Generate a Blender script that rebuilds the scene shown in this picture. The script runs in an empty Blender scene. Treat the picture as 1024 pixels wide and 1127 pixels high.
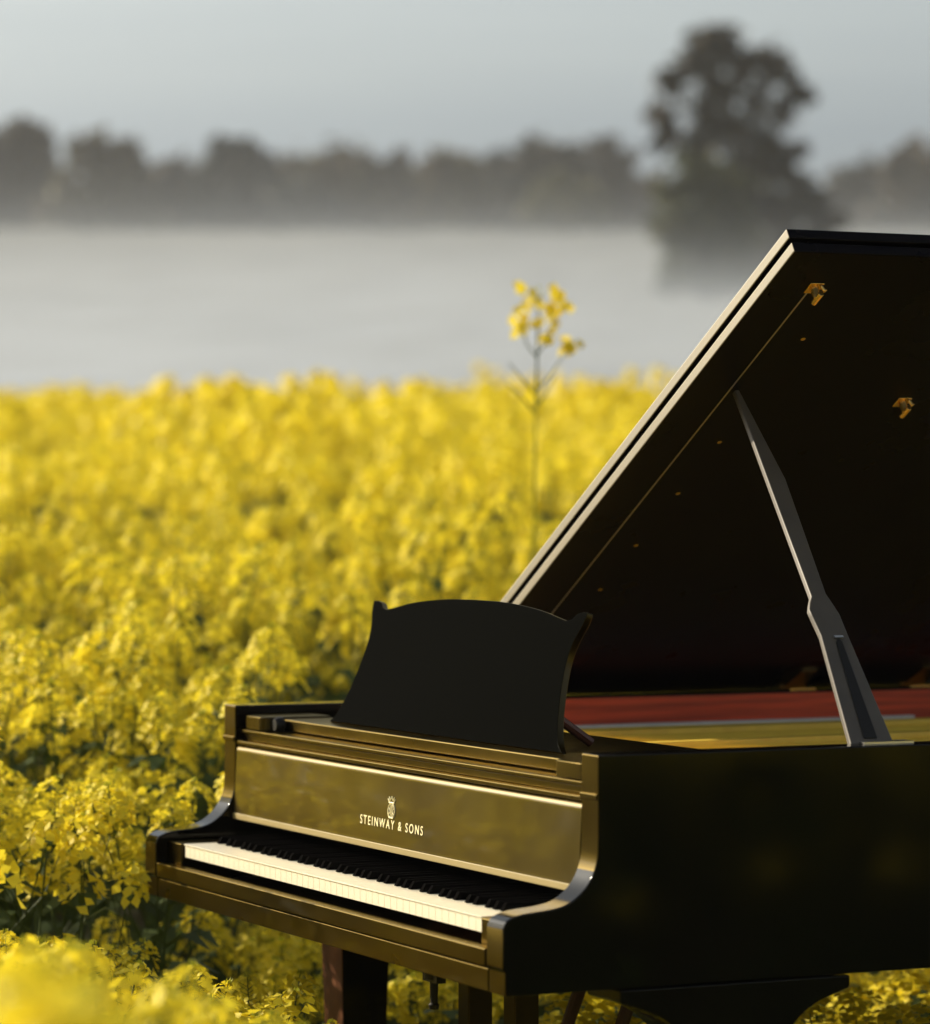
import bpy, bmesh, math, random
import numpy as np
from mathutils import Vector, Matrix

# ------------------------------------------------------------------ camera, sky, sun
scene = bpy.context.scene
COL = scene.collection
CAM = Vector((5.8907, -2.1834, 1.3509))
YAW = 0.448565
FWD = Vector((-math.cos(YAW), math.sin(YAW), 0.0))
RGT = Vector((math.sin(YAW), math.cos(YAW), 0.0))
cd = bpy.data.cameras.new('camera')
cam = bpy.data.objects.new('camera', cd)
COL.objects.link(cam)
cam.location = CAM
cam.rotation_euler = FWD.to_track_quat('-Z', 'Y').to_euler()
cd.sensor_fit = 'HORIZONTAL'
cd.sensor_width = 36.0
cd.lens = 3754.29 * 36.0 / 1024.0
cd.clip_start = 0.05
cd.clip_end = 3000.0
cd.dof.use_dof = True
cd.dof.focus_distance = 5.55
cd.dof.aperture_fstop = 3.5
scene.camera = cam

SUN_AZ = Vector((-0.83, -0.557, 0.0)).normalized()
SUN_EL = math.radians(24.0)
SUN_DIR = Vector((SUN_AZ.x * math.cos(SUN_EL), SUN_AZ.y * math.cos(SUN_EL), math.sin(SUN_EL)))
world = bpy.data.worlds.new('World')
scene.world = world
world.use_nodes = True
wn, wl = world.node_tree.nodes, world.node_tree.links
wn.clear()
w_out = wn.new('ShaderNodeOutputWorld')
w_bg = wn.new('ShaderNodeBackground')
w_sky = wn.new('ShaderNodeTexSky')
w_sky.sky_type = 'NISHITA'
w_sky.sun_disc = False
w_sky.sun_elevation = SUN_EL
w_sky.sun_rotation = math.atan2(SUN_AZ.x, SUN_AZ.y)
w_sky.dust_density = 3.0
w_hs = wn.new('ShaderNodeHueSaturation')
w_hs.inputs['Saturation'].default_value = 0.5
wl.new(w_sky.outputs[0], w_hs.inputs['Color'])
# a darker, bluer veil of cloud low over the land, paler above it
w_tc = wn.new('ShaderNodeTexCoord'); w_sep = wn.new('ShaderNodeSeparateXYZ')
w_mp = wn.new('ShaderNodeMapping'); w_mp.inputs['Scale'].default_value = (3, 3, 45)
w_nz = wn.new('ShaderNodeTexNoise'); w_nz.inputs['Scale'].default_value = 1.0; w_nz.inputs['Detail'].default_value = 3
w_add = wn.new('ShaderNodeMath'); w_add.operation = 'MULTIPLY_ADD'; w_add.inputs[1].default_value = 0.03
w_rp = wn.new('ShaderNodeValToRGB')
w_rp.color_ramp.elements[0].position = 0.118; w_rp.color_ramp.elements[0].color = (.72, .79, .88, 1)
w_rp.color_ramp.elements[1].position = 0.158; w_rp.color_ramp.elements[1].color = (1.06, 1.10, 1.09, 1)
w_mul = wn.new('ShaderNodeMix'); w_mul.data_type = 'RGBA'; w_mul.blend_type = 'MULTIPLY'; w_mul.inputs[0].default_value = 1.0
wl.new(w_tc.outputs['Generated'], w_sep.inputs[0]); wl.new(w_tc.outputs['Generated'], w_mp.inputs[0])
wl.new(w_mp.outputs[0], w_nz.inputs['Vector'])
wl.new(w_nz.outputs['Fac'], w_add.inputs[0]); wl.new(w_sep.outputs['Z'], w_add.inputs[2])
wl.new(w_add.outputs[0], w_rp.inputs[0])
wl.new(w_hs.outputs[0], w_mul.inputs[6]); wl.new(w_rp.outputs[0], w_mul.inputs[7])
wl.new(w_mul.outputs[2], w_bg.inputs['Color'])
w_bg.inputs['Strength'].default_value = 0.088
wl.new(w_bg.outputs[0], w_out.inputs[0])

sl = bpy.data.lights.new('sun', 'SUN')
sl.energy = 5.0
sl.angle = math.radians(0.6)
sl.color = (1.0, 0.87, 0.64)
sun = bpy.data.objects.new('sun', sl)
COL.objects.link(sun)
sun.location = (-20, -10, 20)
sun.rotation_euler = SUN_DIR.to_track_quat('Z', 'Y').to_euler()

scene.view_settings.view_transform = 'Standard'
scene.view_settings.look = 'None'
scene.view_settings.gamma = 1.0
scene.view_settings.exposure = 0.4
scene.cycles.max_bounces = 6
scene.cycles.diffuse_bounces = 3
scene.cycles.glossy_bounces = 3
scene.cycles.transmission_bounces = 3
scene.cycles.volume_bounces = 1
scene.cycles.transparent_max_bounces = 6

# ------------------------------------------------------------------ materials
def lin(c):
    return tuple(((v / 12.92) if v <= 0.04045 else ((v + 0.055) / 1.055) ** 2.4) for v in c)

def new_mat(name):
    m = bpy.data.materials.new(name)
    m.use_nodes = True
    n, l = m.node_tree.nodes, m.node_tree.links
    return m, n, l, n['Principled BSDF']

def simple(name, col, rough=0.5, metal=0.0, spec=0.5, coat=0.0, coat_rough=0.05, noise=0.0, nscale=30.0, stretch=(1, 1, 1)):
    m, n, l, b = new_mat(name)
    b.inputs['Base Color'].default_value = (*col, 1)
    b.inputs['Roughness'].default_value = rough
    b.inputs['Metallic'].default_value = metal
    b.inputs['Specular IOR Level'].default_value = spec
    b.inputs['Coat Weight'].default_value = coat
    b.inputs['Coat Roughness'].default_value = coat_rough
    if noise > 0:
        tc = n.new('ShaderNodeTexCoord')
        mp = n.new('ShaderNodeMapping')
        mp.inputs['Scale'].default_value = stretch
        tx = n.new('ShaderNodeTexNoise')
        tx.inputs['Scale'].default_value = nscale
        tx.inputs['Detail'].default_value = 6
        rp = n.new('ShaderNodeValToRGB')
        rp.color_ramp.elements[0].position = 0.3
        rp.color_ramp.elements[1].position = 0.72
        rp.color_ramp.elements[0].color = (*[max(0, c * (1 - noise)) for c in col], 1)
        rp.color_ramp.elements[1].color = (*[min(1, c * (1 + noise)) for c in col], 1)
        l.new(tc.outputs['Object'], mp.inputs[0])
        l.new(mp.outputs[0], tx.inputs['Vector'])
        l.new(tx.outputs['Fac'], rp.inputs[0])
        l.new(rp.outputs[0], b.inputs['Base Color'])
    return m

def lacquer(name, col=(0.006, 0.005, 0.004), r0=0.3, r1=0.4, spec=0.5, coat=0.35, tint=(1, 1, 1), coat_rough=0.1, coat_ior=1.5, metal=0.0):
    m, n, l, b = new_mat(name)
    b.inputs['Base Color'].default_value = (*col, 1)
    b.inputs['Specular IOR Level'].default_value = spec
    b.inputs['Specular Tint'].default_value = (*tint, 1)
    b.inputs['Coat Weight'].default_value = coat
    b.inputs['Coat Roughness'].default_value = coat_rough
    b.inputs['Coat IOR'].default_value = coat_ior
    b.inputs['Metallic'].default_value = metal
    tc = n.new('ShaderNodeTexCoord')
    tx = n.new('ShaderNodeTexNoise')
    tx.inputs['Scale'].default_value = 7.0
    tx.inputs['Detail'].default_value = 5
    mr = n.new('ShaderNodeMapRange')
    mr.inputs['From Min'].default_value = 0.3
    mr.inputs['From Max'].default_value = 0.7
    mr.inputs['To Min'].default_value = r0
    mr.inputs['To Max'].default_value = r1
    l.new(tc.outputs['Object'], tx.inputs['Vector'])
    l.new(tx.outputs['Fac'], mr.inputs['Value'])
    l.new(mr.outputs[0], b.inputs['Roughness'])
    return m

def leafy(name, col, trans_col, trans=0.4, var=0.3, vscale=3.0, rough=0.6, spec=0.25):
    m, n, l, b = new_mat(name)
    out = n['Material Output']
    geo = n.new('ShaderNodeNewGeometry')
    tx = n.new('ShaderNodeTexNoise')
    tx.inputs['Scale'].default_value = vscale
    tx.inputs['Detail'].default_value = 3
    l.new(geo.outputs['Position'], tx.inputs['Vector'])
    rp = n.new('ShaderNodeValToRGB')
    rp.color_ramp.elements[0].position = 0.3
    rp.color_ramp.elements[1].position = 0.7
    rp.color_ramp.elements[0].color = (*[c * (1 - var) for c in col], 1)
    rp.color_ramp.elements[1].color = (*[min(1, c * (1 + var)) for c in col], 1)
    l.new(tx.outputs['Fac'], rp.inputs[0])
    l.new(rp.outputs[0], b.inputs['Base Color'])
    b.inputs['Roughness'].default_value = rough
    b.inputs['Specular IOR Level'].default_value = spec
    tr = n.new('ShaderNodeBsdfTranslucent')
    tr.inputs['Color'].default_value = (*trans_col, 1)
    mx = n.new('ShaderNodeMixShader')
    mx.inputs[0].default_value = trans
    l.new(b.outputs[0], mx.inputs[1])
    l.new(tr.outputs[0], mx.inputs[2])
    l.new(mx.outputs[0], out.inputs[0])
    return m

M = {}
M['lacquer'] = lacquer('lacquer_painted_sheen', col=(0.046, 0.034, 0.013), r0=0.27, r1=0.38, spec=0.5, coat=0.25, tint=(1, .85, .55), metal=1.0, coat_rough=0.06, coat_ior=1.4)  # black lacquer of the front parts, golden reflected light put into its colour
M['lacquer_fall'] = lacquer('fallboard_painted_sheen', col=(0.060, 0.046, 0.019), r0=0.34, r1=0.44, spec=0.5, coat=1.0, tint=(1, .85, .55), metal=1.0, coat_rough=0.06, coat_ior=1.55)  # fallboard's black lacquer with its golden sheen painted into the base colour
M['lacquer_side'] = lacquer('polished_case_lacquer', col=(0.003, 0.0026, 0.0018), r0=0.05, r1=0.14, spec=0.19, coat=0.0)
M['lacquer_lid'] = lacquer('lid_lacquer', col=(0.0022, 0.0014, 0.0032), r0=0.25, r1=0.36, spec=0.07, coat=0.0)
M['lacquer_edge'] = lacquer('lid_edge_painted_sheen', col=(0.10, 0.072, 0.026), r0=0.42, r1=0.5, spec=0.9, coat=0.7, tint=(1, .9, .66), coat_rough=0.46, coat_ior=1.8)  # lid's own black lacquer made paler: sun on the front edge painted in
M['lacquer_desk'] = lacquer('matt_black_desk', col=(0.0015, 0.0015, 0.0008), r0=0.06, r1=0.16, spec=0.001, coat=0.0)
M['leg_front'] = simple('leg_front_painted_sun', (0.16, 0.055, 0.022), 0.4, noise=0.35, nscale=10, stretch=(2, 2, .15))  # leg fronts browner than the black sides: sunlight painted into the colour
M['prop'] = simple('prop_grey_brown_lacquer', (0.085, 0.07, 0.055), 0.5, noise=.12, nscale=20)
M['walnut'] = simple('dark_stained_wood', (0.09, 0.03, 0.015), 0.4, noise=0.4, nscale=14, stretch=(1, 1, 0.1))
M['mahogany'] = simple('mahogany_veneer', (0.80, 0.085, 0.022), 0.35, coat=0.4, noise=0.45, nscale=9, stretch=(0.4, 0.35, 9))
M['gold'] = simple('bronze_plate_paint', (0.98, 0.64, 0.08), 0.5, noise=0.10, nscale=25)
M['spruce'] = simple('spruce_soundboard', (0.95, 0.72, 0.22), 0.5, noise=0.12, nscale=12, stretch=(8, 1, 1))
M['felt_white'] = simple('white_felt', (0.85, 0.82, 0.74), 0.9, noise=0.05)
M['ivory'] = simple('ivory_key_top', (0.86, 0.80, 0.64), 0.35, noise=0.04, nscale=40)
M['ebony'] = simple('ebony_key', (0.006, 0.0055, 0.0055), 0.6, spec=0.0)
M['brass'] = simple('brass_fitting', (0.85, 0.55, 0.18), 0.25, metal=1.0)
M['steel'] = simple('steel_string', (0.6, 0.58, 0.54), 0.3, metal=1.0)
M['wound'] = simple('copper_wound_string', (0.98, 0.64, 0.08), 0.5, noise=.1)
M['iron'] = simple('blackened_iron', (0.02, 0.018, 0.016), 0.45, metal=0.6)
M['gilt'] = simple('gilt_lettering', (0.95, 0.86, 0.52), 0.5)
M['lip'] = simple('lip_painted_highlight', (0.34, 0.26, 0.10), 0.5)  # gold highlight along the fallboard's foot, put into the colour
M['petal'] = leafy('rapeseed_petal', (0.95, 0.785, 0.05), (0.95, 0.78, 0.045), 0.36, 0.10, 2.0)
M['bud'] = leafy('rapeseed_bud', (0.42, 0.42, 0.04), (0.4, 0.42, 0.03), 0.3, 0.2, 6.0)
M['stem'] = leafy('rapeseed_stem', (0.075, 0.115, 0.03), (0.10, 0.14, 0.03), 0.25, 0.3, 4.0)
M['leaf_brown'] = leafy('grey_brown_foliage', (0.072, 0.053, 0.037), (0.07, 0.052, 0.03), 0.2, 0.6, 0.3)
M['leaf_teal'] = leafy('blue_green_foliage', (0.022, 0.032, 0.035), (0.025, 0.04, 0.035), 0.2, 0.5, 0.3)
M['leaf_green'] = leafy('dark_green_foliage', (0.06, 0.075, 0.035), (0.08, 0.10, 0.03), 0.2, 0.3, 0.5)
M['leaf_olive'] = leafy('olive_foliage', (0.13, 0.12, 0.05), (0.12, 0.12, 0.04), 0.2, 0.3, 0.35)
M['bark'] = simple('bark', (0.06, 0.05, 0.042), 0.9, noise=0.4, nscale=5, stretch=(1, 1, 0.2))
M['soil'] = simple('field_soil', (0.11, 0.085, 0.05), 0.95, noise=0.5, nscale=3)

# ------------------------------------------------------------------ mesh helpers
class MB:
    def __init__(self):
        self.v, self.f, self.m = [], [], []
    def add(self, vs, fs, mi=0):
        o = len(self.v)
        self.v += [tuple(p) for p in vs]
        self.f += [tuple(i + o for i in f) for f in fs]
        self.m += [mi] * len(fs)
        return self
    def box(self, x0, x1, y0, y1, z0, z1, mi=0):
        vs = [(x, y, z) for x in (x0, x1) for y in (y0, y1) for z in (z0, z1)]
        return self.add(vs, [(0, 1, 3, 2), (4, 6, 7, 5), (0, 4, 5, 1), (2, 3, 7, 6), (0, 2, 6, 4), (1, 5, 7, 3)], mi)
    def prism(self, pts, a, b, mi=0):
        """pts: list of 3-D points of a planar outline; extruded from +a to +b (vectors)"""
        n = len(pts); a, b = Vector(a), Vector(b)
        vs = [Vector(p) + a for p in pts] + [Vector(p) + b for p in pts]
        fs = [tuple(range(n))[::-1], tuple(range(n, 2 * n))]
        fs += [(i, (i + 1) % n, n + (i + 1) % n, n + i) for i in range(n)]
        return self.add(vs, fs, mi)
    def tube(self, path, radii, seg=8, mi=0, cap=True):
        path = [Vector(p) for p in path]
        if not isinstance(radii, (list, tuple)): radii = [radii] * len(path)
        vs, fs = [], []
        for i, p in enumerate(path):
            d = (path[min(i + 1, len(path) - 1)] - path[max(i - 1, 0)]).normalized()
            a = d.cross(Vector((0, 0, 1)))
            if a.length < 1e-3: a = d.cross(Vector((1, 0, 0)))
            a.normalize(); b = d.cross(a)
            for k in range(seg):
                t = 2 * math.pi * k / seg
                vs.append(p + (a * math.cos(t) + b * math.sin(t)) * radii[i])
        for i in range(len(path) - 1):
            for k in range(seg):
                k2 = (k + 1) % seg
                fs.append((i * seg + k, i * seg + k2, (i + 1) * seg + k2, (i + 1) * seg + k))
        if cap:
            fs.append(tuple(range(seg))[::-1])
            fs.append(tuple((len(path) - 1) * seg + k for k in range(seg)))
        return self.add(vs, fs, mi)
    def lathe(self, c, prof, axis='Z', seg=20, mi=0):
        vs, fs = [], []
        c = Vector(c)
        for r, h in prof:
            for k in range(seg):
                t = 2 * math.pi * k / seg
                u, w = r * math.cos(t), r * math.sin(t)
                p = {'Z': (u, w, h), 'Y': (u, h, w), 'X': (h, u, w)}[axis]
                vs.append(c + Vector(p))
        for i in range(len(prof) - 1):
            for k in range(seg):
                k2 = (k + 1) % seg
                fs.append((i * seg + k, i * seg + k2, (i + 1) * seg + k2, (i + 1) * seg + k))
        fs.append(tuple(range(seg))[::-1])
        fs.append(tuple((len(prof) - 1) * seg + k for k in range(seg)))
        return self.add(vs, fs, mi)
    def build(self, name, mat, parent=None, bevel=0.0, seg=2, smooth=35, loc=None, front=False):
        me = bpy.data.meshes.new(name)
        me.from_pydata(self.v, [], self.f)
        mats = mat if isinstance(mat, (list, tuple)) else [mat]
        for q in mats: me.materials.append(q)
        me.polygons.foreach_set('material_index', self.m)
        bm = bmesh.new(); bm.from_mesh(me)
        bmesh.ops.recalc_face_normals(bm, faces=bm.faces)
        if front:   # faces turned to the player take the second slot: light painted in by facing
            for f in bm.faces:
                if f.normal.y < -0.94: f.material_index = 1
        bm.to_mesh(me); bm.free()
        if smooth:
            me.shade_smooth()
            me.set_sharp_from_angle(angle=math.radians(smooth))
        o = bpy.data.objects.new(name, me)
        COL.objects.link(o)
        if loc: o.location = loc
        if parent: o.parent = parent
        if bevel > 0:
            b = o.modifiers.new('bevel', 'BEVEL')
            b.width = bevel; b.segments = seg
            b.limit_method = 'ANGLE'; b.angle_limit = math.radians(32)
            b.harden_normals = True
        return o

def tag(o, label=None, cat=None, group=None, kind=None):
    if label: o['label'] = label
    if cat: o['category'] = cat
    if group: o['group'] = group
    if kind: o['kind'] = kind
    return o

def empty(name, loc, label=None, cat=None, group=None):
    o = bpy.data.objects.new(name, None)
    o.empty_display_size = 0.2
    COL.objects.link(o)
    o.location = loc
    return tag(o, label, cat, group)

def spline(pts, n=8):
    """Catmull-Rom through points (tuples of any dimension)"""
    P = [np.array(p, float) for p in pts]
    P = [2 * P[0] - P[1]] + P + [2 * P[-1] - P[-2]]
    out = []
    for i in range(1, len(P) - 2):
        for k in range(n):
            t = k / n
            a, b, c, d = P[i - 1], P[i], P[i + 1], P[i + 2]
            out.append(0.5 * ((2 * b) + (c - a) * t + (2 * a - 5 * b + 4 * c - d) * t * t + (3 * b - 3 * c + d - a) * t ** 3))
    out.append(P[-2])
    return out

# ------------------------------------------------------------------ terrain
TU = np.array([-400, 0, 7, 9, 13, 22, 34, 45, 60, 75, 110, 150, 320, 420, 600], float)
TZ = np.array([0, 0, 0, .10, .40, .92, 1.40, 1.77, 2.2, 3.35, 6.9, 11.0, 28.2, 35, 42], float)
def terr(u):
    """ground height as a function of distance along the view, lightly smoothed"""
    u = np.asarray(u, float)
    s = np.maximum(0.6, 0.08 * np.abs(u))
    return (np.interp(u - s, TU, TZ) + 2 * np.interp(u, TU, TZ) + np.interp(u + s, TU, TZ)) / 4
def uv(u, v):
    p = CAM + FWD * u + RGT * v
    return p.x, p.y
def ground_at(x, y):
    d = Vector((x, y, 0)) - CAM
    return float(terr(d.x * FWD.x + d.y * FWD.y))

us = np.concatenate([np.linspace(-420, -20, 9), np.linspace(-15, 70, 86), np.linspace(74, 150, 26), np.linspace(158, 470, 40)])
vs_ = np.concatenate([np.linspace(-380, -60, 12), np.linspace(-50, 50, 51), np.linspace(60, 380, 12)])
gv = []
rng = np.random.default_rng(4)
for u in us:
    z = float(terr(u))
    for v in vs_:
        x, y = uv(u, v)
        amp = 0.02 if abs(u) < 60 else 0.15
        gv.append((x, y, z + (rng.normal() * amp if (u > 9 or u < -3) else -0.005)))
nv = len(vs_)
gf = [(i * nv + j, i * nv + j + 1, (i + 1) * nv + j + 1, (i + 1) * nv + j) for i in range(len(us) - 1) for j in range(nv - 1)]
gm, n, l, b = new_mat('field_ground')
geo = n.new('ShaderNodeNewGeometry')
tx = n.new('ShaderNodeTexNoise'); tx.inputs['Scale'].default_value = 1.7; tx.inputs['Detail'].default_value = 8
tx2 = n.new('ShaderNodeTexNoise'); tx2.inputs['Scale'].default_value = 0.05; tx2.inputs['Detail'].default_value = 4
l.new(geo.outputs['Position'], tx.inputs['Vector']); l.new(geo.outputs['Position'], tx2.inputs['Vector'])
rp = n.new('ShaderNodeValToRGB')
rp.color_ramp.elements[0].position = .35; rp.color_ramp.elements[0].color = (.075, .06, .03, 1)
rp.color_ramp.elements[1].position = .65; rp.color_ramp.elements[1].color = (.10, .13, .035, 1)
rp2 = n.new('ShaderNodeValToRGB')
rp2.color_ramp.elements[0].position = .3; rp2.color_ramp.elements[0].color = (.075, .08, .075, 1)
rp2.color_ramp.elements[1].position = .7; rp2.color_ramp.elements[1].color = (.125, .13, .12, 1)
l.new(tx.outputs['Fac'], rp.inputs[0]); l.new(tx2.outputs['Fac'], rp2.inputs[0])
dt = n.new('ShaderNodeVectorMath'); dt.operation = 'DOT_PRODUCT'
dt.inputs[1].default_value = (FWD.x, FWD.y, 0)
l.new(geo.outputs['Position'], dt.inputs[0])
mr = n.new('ShaderNodeMapRange')
c0 = CAM.x * FWD.x + CAM.y * FWD.y
mr.inputs['From Min'].default_value = c0 + 52; mr.inputs['From Max'].default_value = c0 + 56
l.new(dt.outputs['Value'], mr.inputs['Value'])
mxc = n.new('ShaderNodeMix'); mxc.data_type = 'RGBA'
l.new(mr.outputs[0], mxc.inputs[0]); l.new(rp.outputs[0], mxc.inputs[6]); l.new(rp2.outputs[0], mxc.inputs[7])
l.new(mxc.outputs[2], b.inputs['Base Color']); b.inputs['Roughness'].default_value = .95
ground = MB().add(gv, gf).build('ground', gm, smooth=80)
tag(ground, kind='structure')

# ------------------------------------------------------------------ the piano
W = 1.48; ZB = 0.65; ZR = 0.995
piano = empty('grand_piano', (0.74, 1.0, 0), 'open black lacquered grand piano with raised lid standing among yellow flowers', 'piano')
PB = Vector((-0.74, -1.0, 0))
def part(mb, name, mat, parent=None, bevel=0.0, seg=2, smooth=35, front=False):
    """parts are modelled in piano coordinates and hung under the piano's Empty"""
    o = mb.build(name, mat, None, bevel, seg, smooth, None, front)
    o.parent = parent or piano
    if parent is None: o.location = PB
    return o

# plan outline of the case, from the treble cheek round the tail to the bass cheek
curve = spline([(1.48, .80), (1.468, .93), (1.40, 1.08), (1.29, 1.21), (1.17, 1.34), (1.07, 1.48), (1.0, 1.63), (.955, 1.78), (.89, 1.92), (.76, 2.04), (.56, 2.10), (.34, 2.09), (.15, 2.0), (.04, 1.86), (0, 1.70)], 6)
outer = [(p[0], p[1]) for p in curve]
def inset(poly, d):
    res = []
    for i, p in enumerate(poly):
        a = Vector(poly[max(i - 1, 0)]); c = Vector(poly[min(i + 1, len(poly) - 1)])
        t = (c - a).normalized(); nrm = Vector((-t.y, t.x))
        q = Vector(p) + nrm * d
        res.append((q.x, q.y))
    return res
T_RIM = 0.055
inner = inset(outer, T_RIM)
rim = MB()
n_ = len(outer)
rv = []
for (a, b_) in zip(outer, inner):
    rv += [(a[0], a[1], ZB), (a[0], a[1], ZR), (b_[0], b_[1], ZR), (b_[0], b_[1], ZB)]
rf = []
for i in range(n_ - 1):
    for k in range(4):
        rf.append((i * 4 + k, i * 4 + (k + 1) % 4, (i + 1) * 4 + (k + 1) % 4, (i + 1) * 4 + k))
# straight sides with the scrolled front arms, one continuous outline each (y-z profile)
prof = [(0, .690)] + [(0, .748), (.006, .760), (.02, .766)] + [(p[0], p[1]) for p in spline([(.036, .769), (.09, .775), (.117, .786), (.14, .808), (.153, .838), (.156, .875)], 5)] + [(.156, .930), (.156, ZR)]
def side_prof(y1, zb=ZB):
    return prof + [(y1, ZR), (y1, zb), (0.004, zb), (0.004, .686)]
rim.add(rv, rf)
rim.prism([(0, y, z) for y, z in side_prof(outer[0][1])], (W - T_RIM, 0, 0), (W, 0, 0))
rim.prism([(0, y, z) for y, z in side_prof(outer[-1][1])], (0, 0, 0), (T_RIM, 0, 0))
case = part(rim, 'case', [M['lacquer_side'], M['lacquer']], bevel=0.003, front=True)  # arm fronts take the lacquer with the painted sheen
# mahogany lining of the inner rim
lin_in = inset(outer, T_RIM + 0.004)
ln = MB(); vv = []
pathl = [(W - T_RIM - .004, .55)] + lin_in + [(T_RIM + .004, .55)]
patho = [(W - T_RIM - .0005, .55)] + inset(outer, T_RIM + .0005) + [(T_RIM + .0005, .55)]
for a, b_ in zip(patho, pathl):
    vv += [(a[0], a[1], .80), (a[0], a[1], ZR - .004), (b_[0], b_[1], ZR - .004), (b_[0], b_[1], .80)]
ff = [(i * 4 + k, i * 4 + (k + 1) % 4, (i + 1) * 4 + (k + 1) % 4, (i + 1) * 4 + k) for i in range(len(patho) - 1) for k in range(4)]
ln.add(vv, ff + [(0, 1, 2, 3), tuple(len(vv) - 4 + k for k in range(4))[::-1]])
part(ln, 'inner_rim', M['mahogany'], case)
# plate, soundboard edge and strings just inside the rim
def poly_slab(name, mat, poly, z0, z1, parent=None, bevel=0.0):
    return part(MB().prism([(p[0], p[1], 0) for p in poly], (0, 0, z0), (0, 0, z1)), name, mat, parent, bevel)
bedpoly = [(W - .062, .56)] + inset(outer, .062) + [(.062, .56)]
soundboard = poly_slab('soundboard', M['spruce'], bedpoly, .890, .905)
pp = [(W - .10, .58)] + inset(outer, .10) + [(.10, .58)]
plate = poly_slab('iron_plate', M['gold'], pp, .9085, .930, bevel=.004)
pb = MB()
for xa, ya, xb, yb in ((.30, .62, .20, 1.95), (.62, .62, .50, 2.0), (.92, .62, .85, 1.75), (1.2, .62, 1.15, 1.30)):
    d = Vector((xb - xa, yb - ya, 0)).normalized(); s = Vector((-d.y, d.x, 0)) * .014
    a, b_ = Vector((xa, ya, 0)), Vector((xb, yb, 0))
    pb.prism([a - s, b_ - s, b_ + s, a + s], (0, 0, .931), (0, 0, .945))
part(pb, 'plate_strut', M['gold'], plate, bevel=.004)
st = MB()
for i in range(96):
    x = .14 + 1.2 * i / 95
    yb = np.interp(x, [.1, .6, .9, 1.0, 1.1, 1.2, 1.35], [1.9, 1.95, 1.75, 1.5, 1.3, 1.18, 1.05])
    if min(abs(x - q) for q in (.30, .62, .92, 1.2)) < .035: continue
    st.tube([(x, .62, .938), (x - .02, yb - .05, .937)], .0008, 4)
tag(part(st, 'strings', M['wound'], plate), kind='stuff')
part(MB().box(.0625, .082, .57, 1.62, .9055, .9405), 'rim_felt', M['felt_white'], soundboard)
fr = MB().prism([(.10, .60, 0), (.125, .60, 0), (.105, 1.75, 0), (.085, 1.75, 0)], (0, 0, .931), (0, 0, .9345))
part(fr, 'felt_strip', M['felt_white'], plate)

# keybed, key slip, blocks, keys
part(MB().box(.057, W - .057, .004, .72, .651, .685), 'keybed', M['lacquer'], bevel=.002)
part(MB().box(.06, W - .06, .0, .022, .6875, .714), 'key_slip', M['lacquer'], bevel=.0025)
kb = MB()
for x0, x1 in ((.0575, .122), (W - .122, W - .0575)):
    part(MB().box(x0, x1, .024, .26, .686, .752), 'key_block', M['lacquer'], bevel=.003)
KX0, KX1 = .1275, W - .1275
kw = (KX1 - KX0) / 52
wk = None
for i in range(52):
    if wk is None:
        g = MB().box(.0003, kw - .0003, .030, .27, .728, .7495)
        g.box(.0003, kw - .0003, .0275, .27, .7497, .752)
        wk = part(g, 'white_key', M['ivory'], bevel=.0005)
        o = wk
    else:
        o = wk.copy(); COL.objects.link(o); o.parent = piano
    o.location = PB + Vector((KX0 + i * kw, 0, 0))
bk = None
for i in range(51):
    # key 0 is A: sharps after A, C, D, F, G
    if 'ABCDEFG'[i % 7] not in 'ACDFG': continue
    off = {'A': .003, 'C': -.002, 'D': .002, 'F': -.003, 'G': 0}['ABCDEFG'[i % 7]]
    if bk is None:
        g = MB()
        w = .0055
        g.add([(-w, .082, .7525), (w, .082, .7525), (w, .27, .7525), (-w, .27, .7525), (-w + .001, .090, .765), (w - .001, .090, .765), (w - .001, .27, .765), (-w + .001, .27, .765)],
              [(0, 3, 2, 1), (4, 5, 6, 7), (0, 1, 5, 4), (1, 2, 6, 5), (2, 3, 7, 6), (3, 0, 4, 7)])
        bk = part(g, 'black_key', M['ebony'], bevel=.001)
        o = bk
    else:
        o = bk.copy(); COL.objects.link(o); o.parent = piano
    o.location = PB + Vector((KX0 + (i + 1) * kw + off, 0, 0))

# fallboard (y-z profile) with its rounded top and lower lip
FB = [tuple(p) for p in spline([(.1525, .800), (.154, .83), (.1555, .86), (.157, .89), (.158, .914)], 6)]
fbp = [(.153, .788), (.1515, .792)] + FB + [(.1595, .918), (.163, .921), (.20, .921), (.20, .788)]
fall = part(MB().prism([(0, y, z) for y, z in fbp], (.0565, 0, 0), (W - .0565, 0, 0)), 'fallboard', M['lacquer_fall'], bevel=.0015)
part(MB().box(.058, W - .058, .1500, .1530, .788, .7985), 'fallboard_lip', M['lip'], fall, bevel=.001)
# stop rails above the fallboard
rl = MB()
rl.box(.0565, W - .0565, .158, .23, .9235, .931)
rl.box(.0565, W - .0565, .172, .23, .9312, .944)
rl.box(.0565, W - .0565, .166, .245, .9442, .9515)
part(rl, 'fallboard_rail', M['lacquer'], bevel=.002)
for x0, x1 in ((.0005, T_RIM - .0005), (W - T_RIM + .0005, W - .0005)):
    part(MB().box(x0, x1, .1525, .157, .929, .938), 'cheek_moulding', M['lacquer'], case, bevel=.002)
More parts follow.
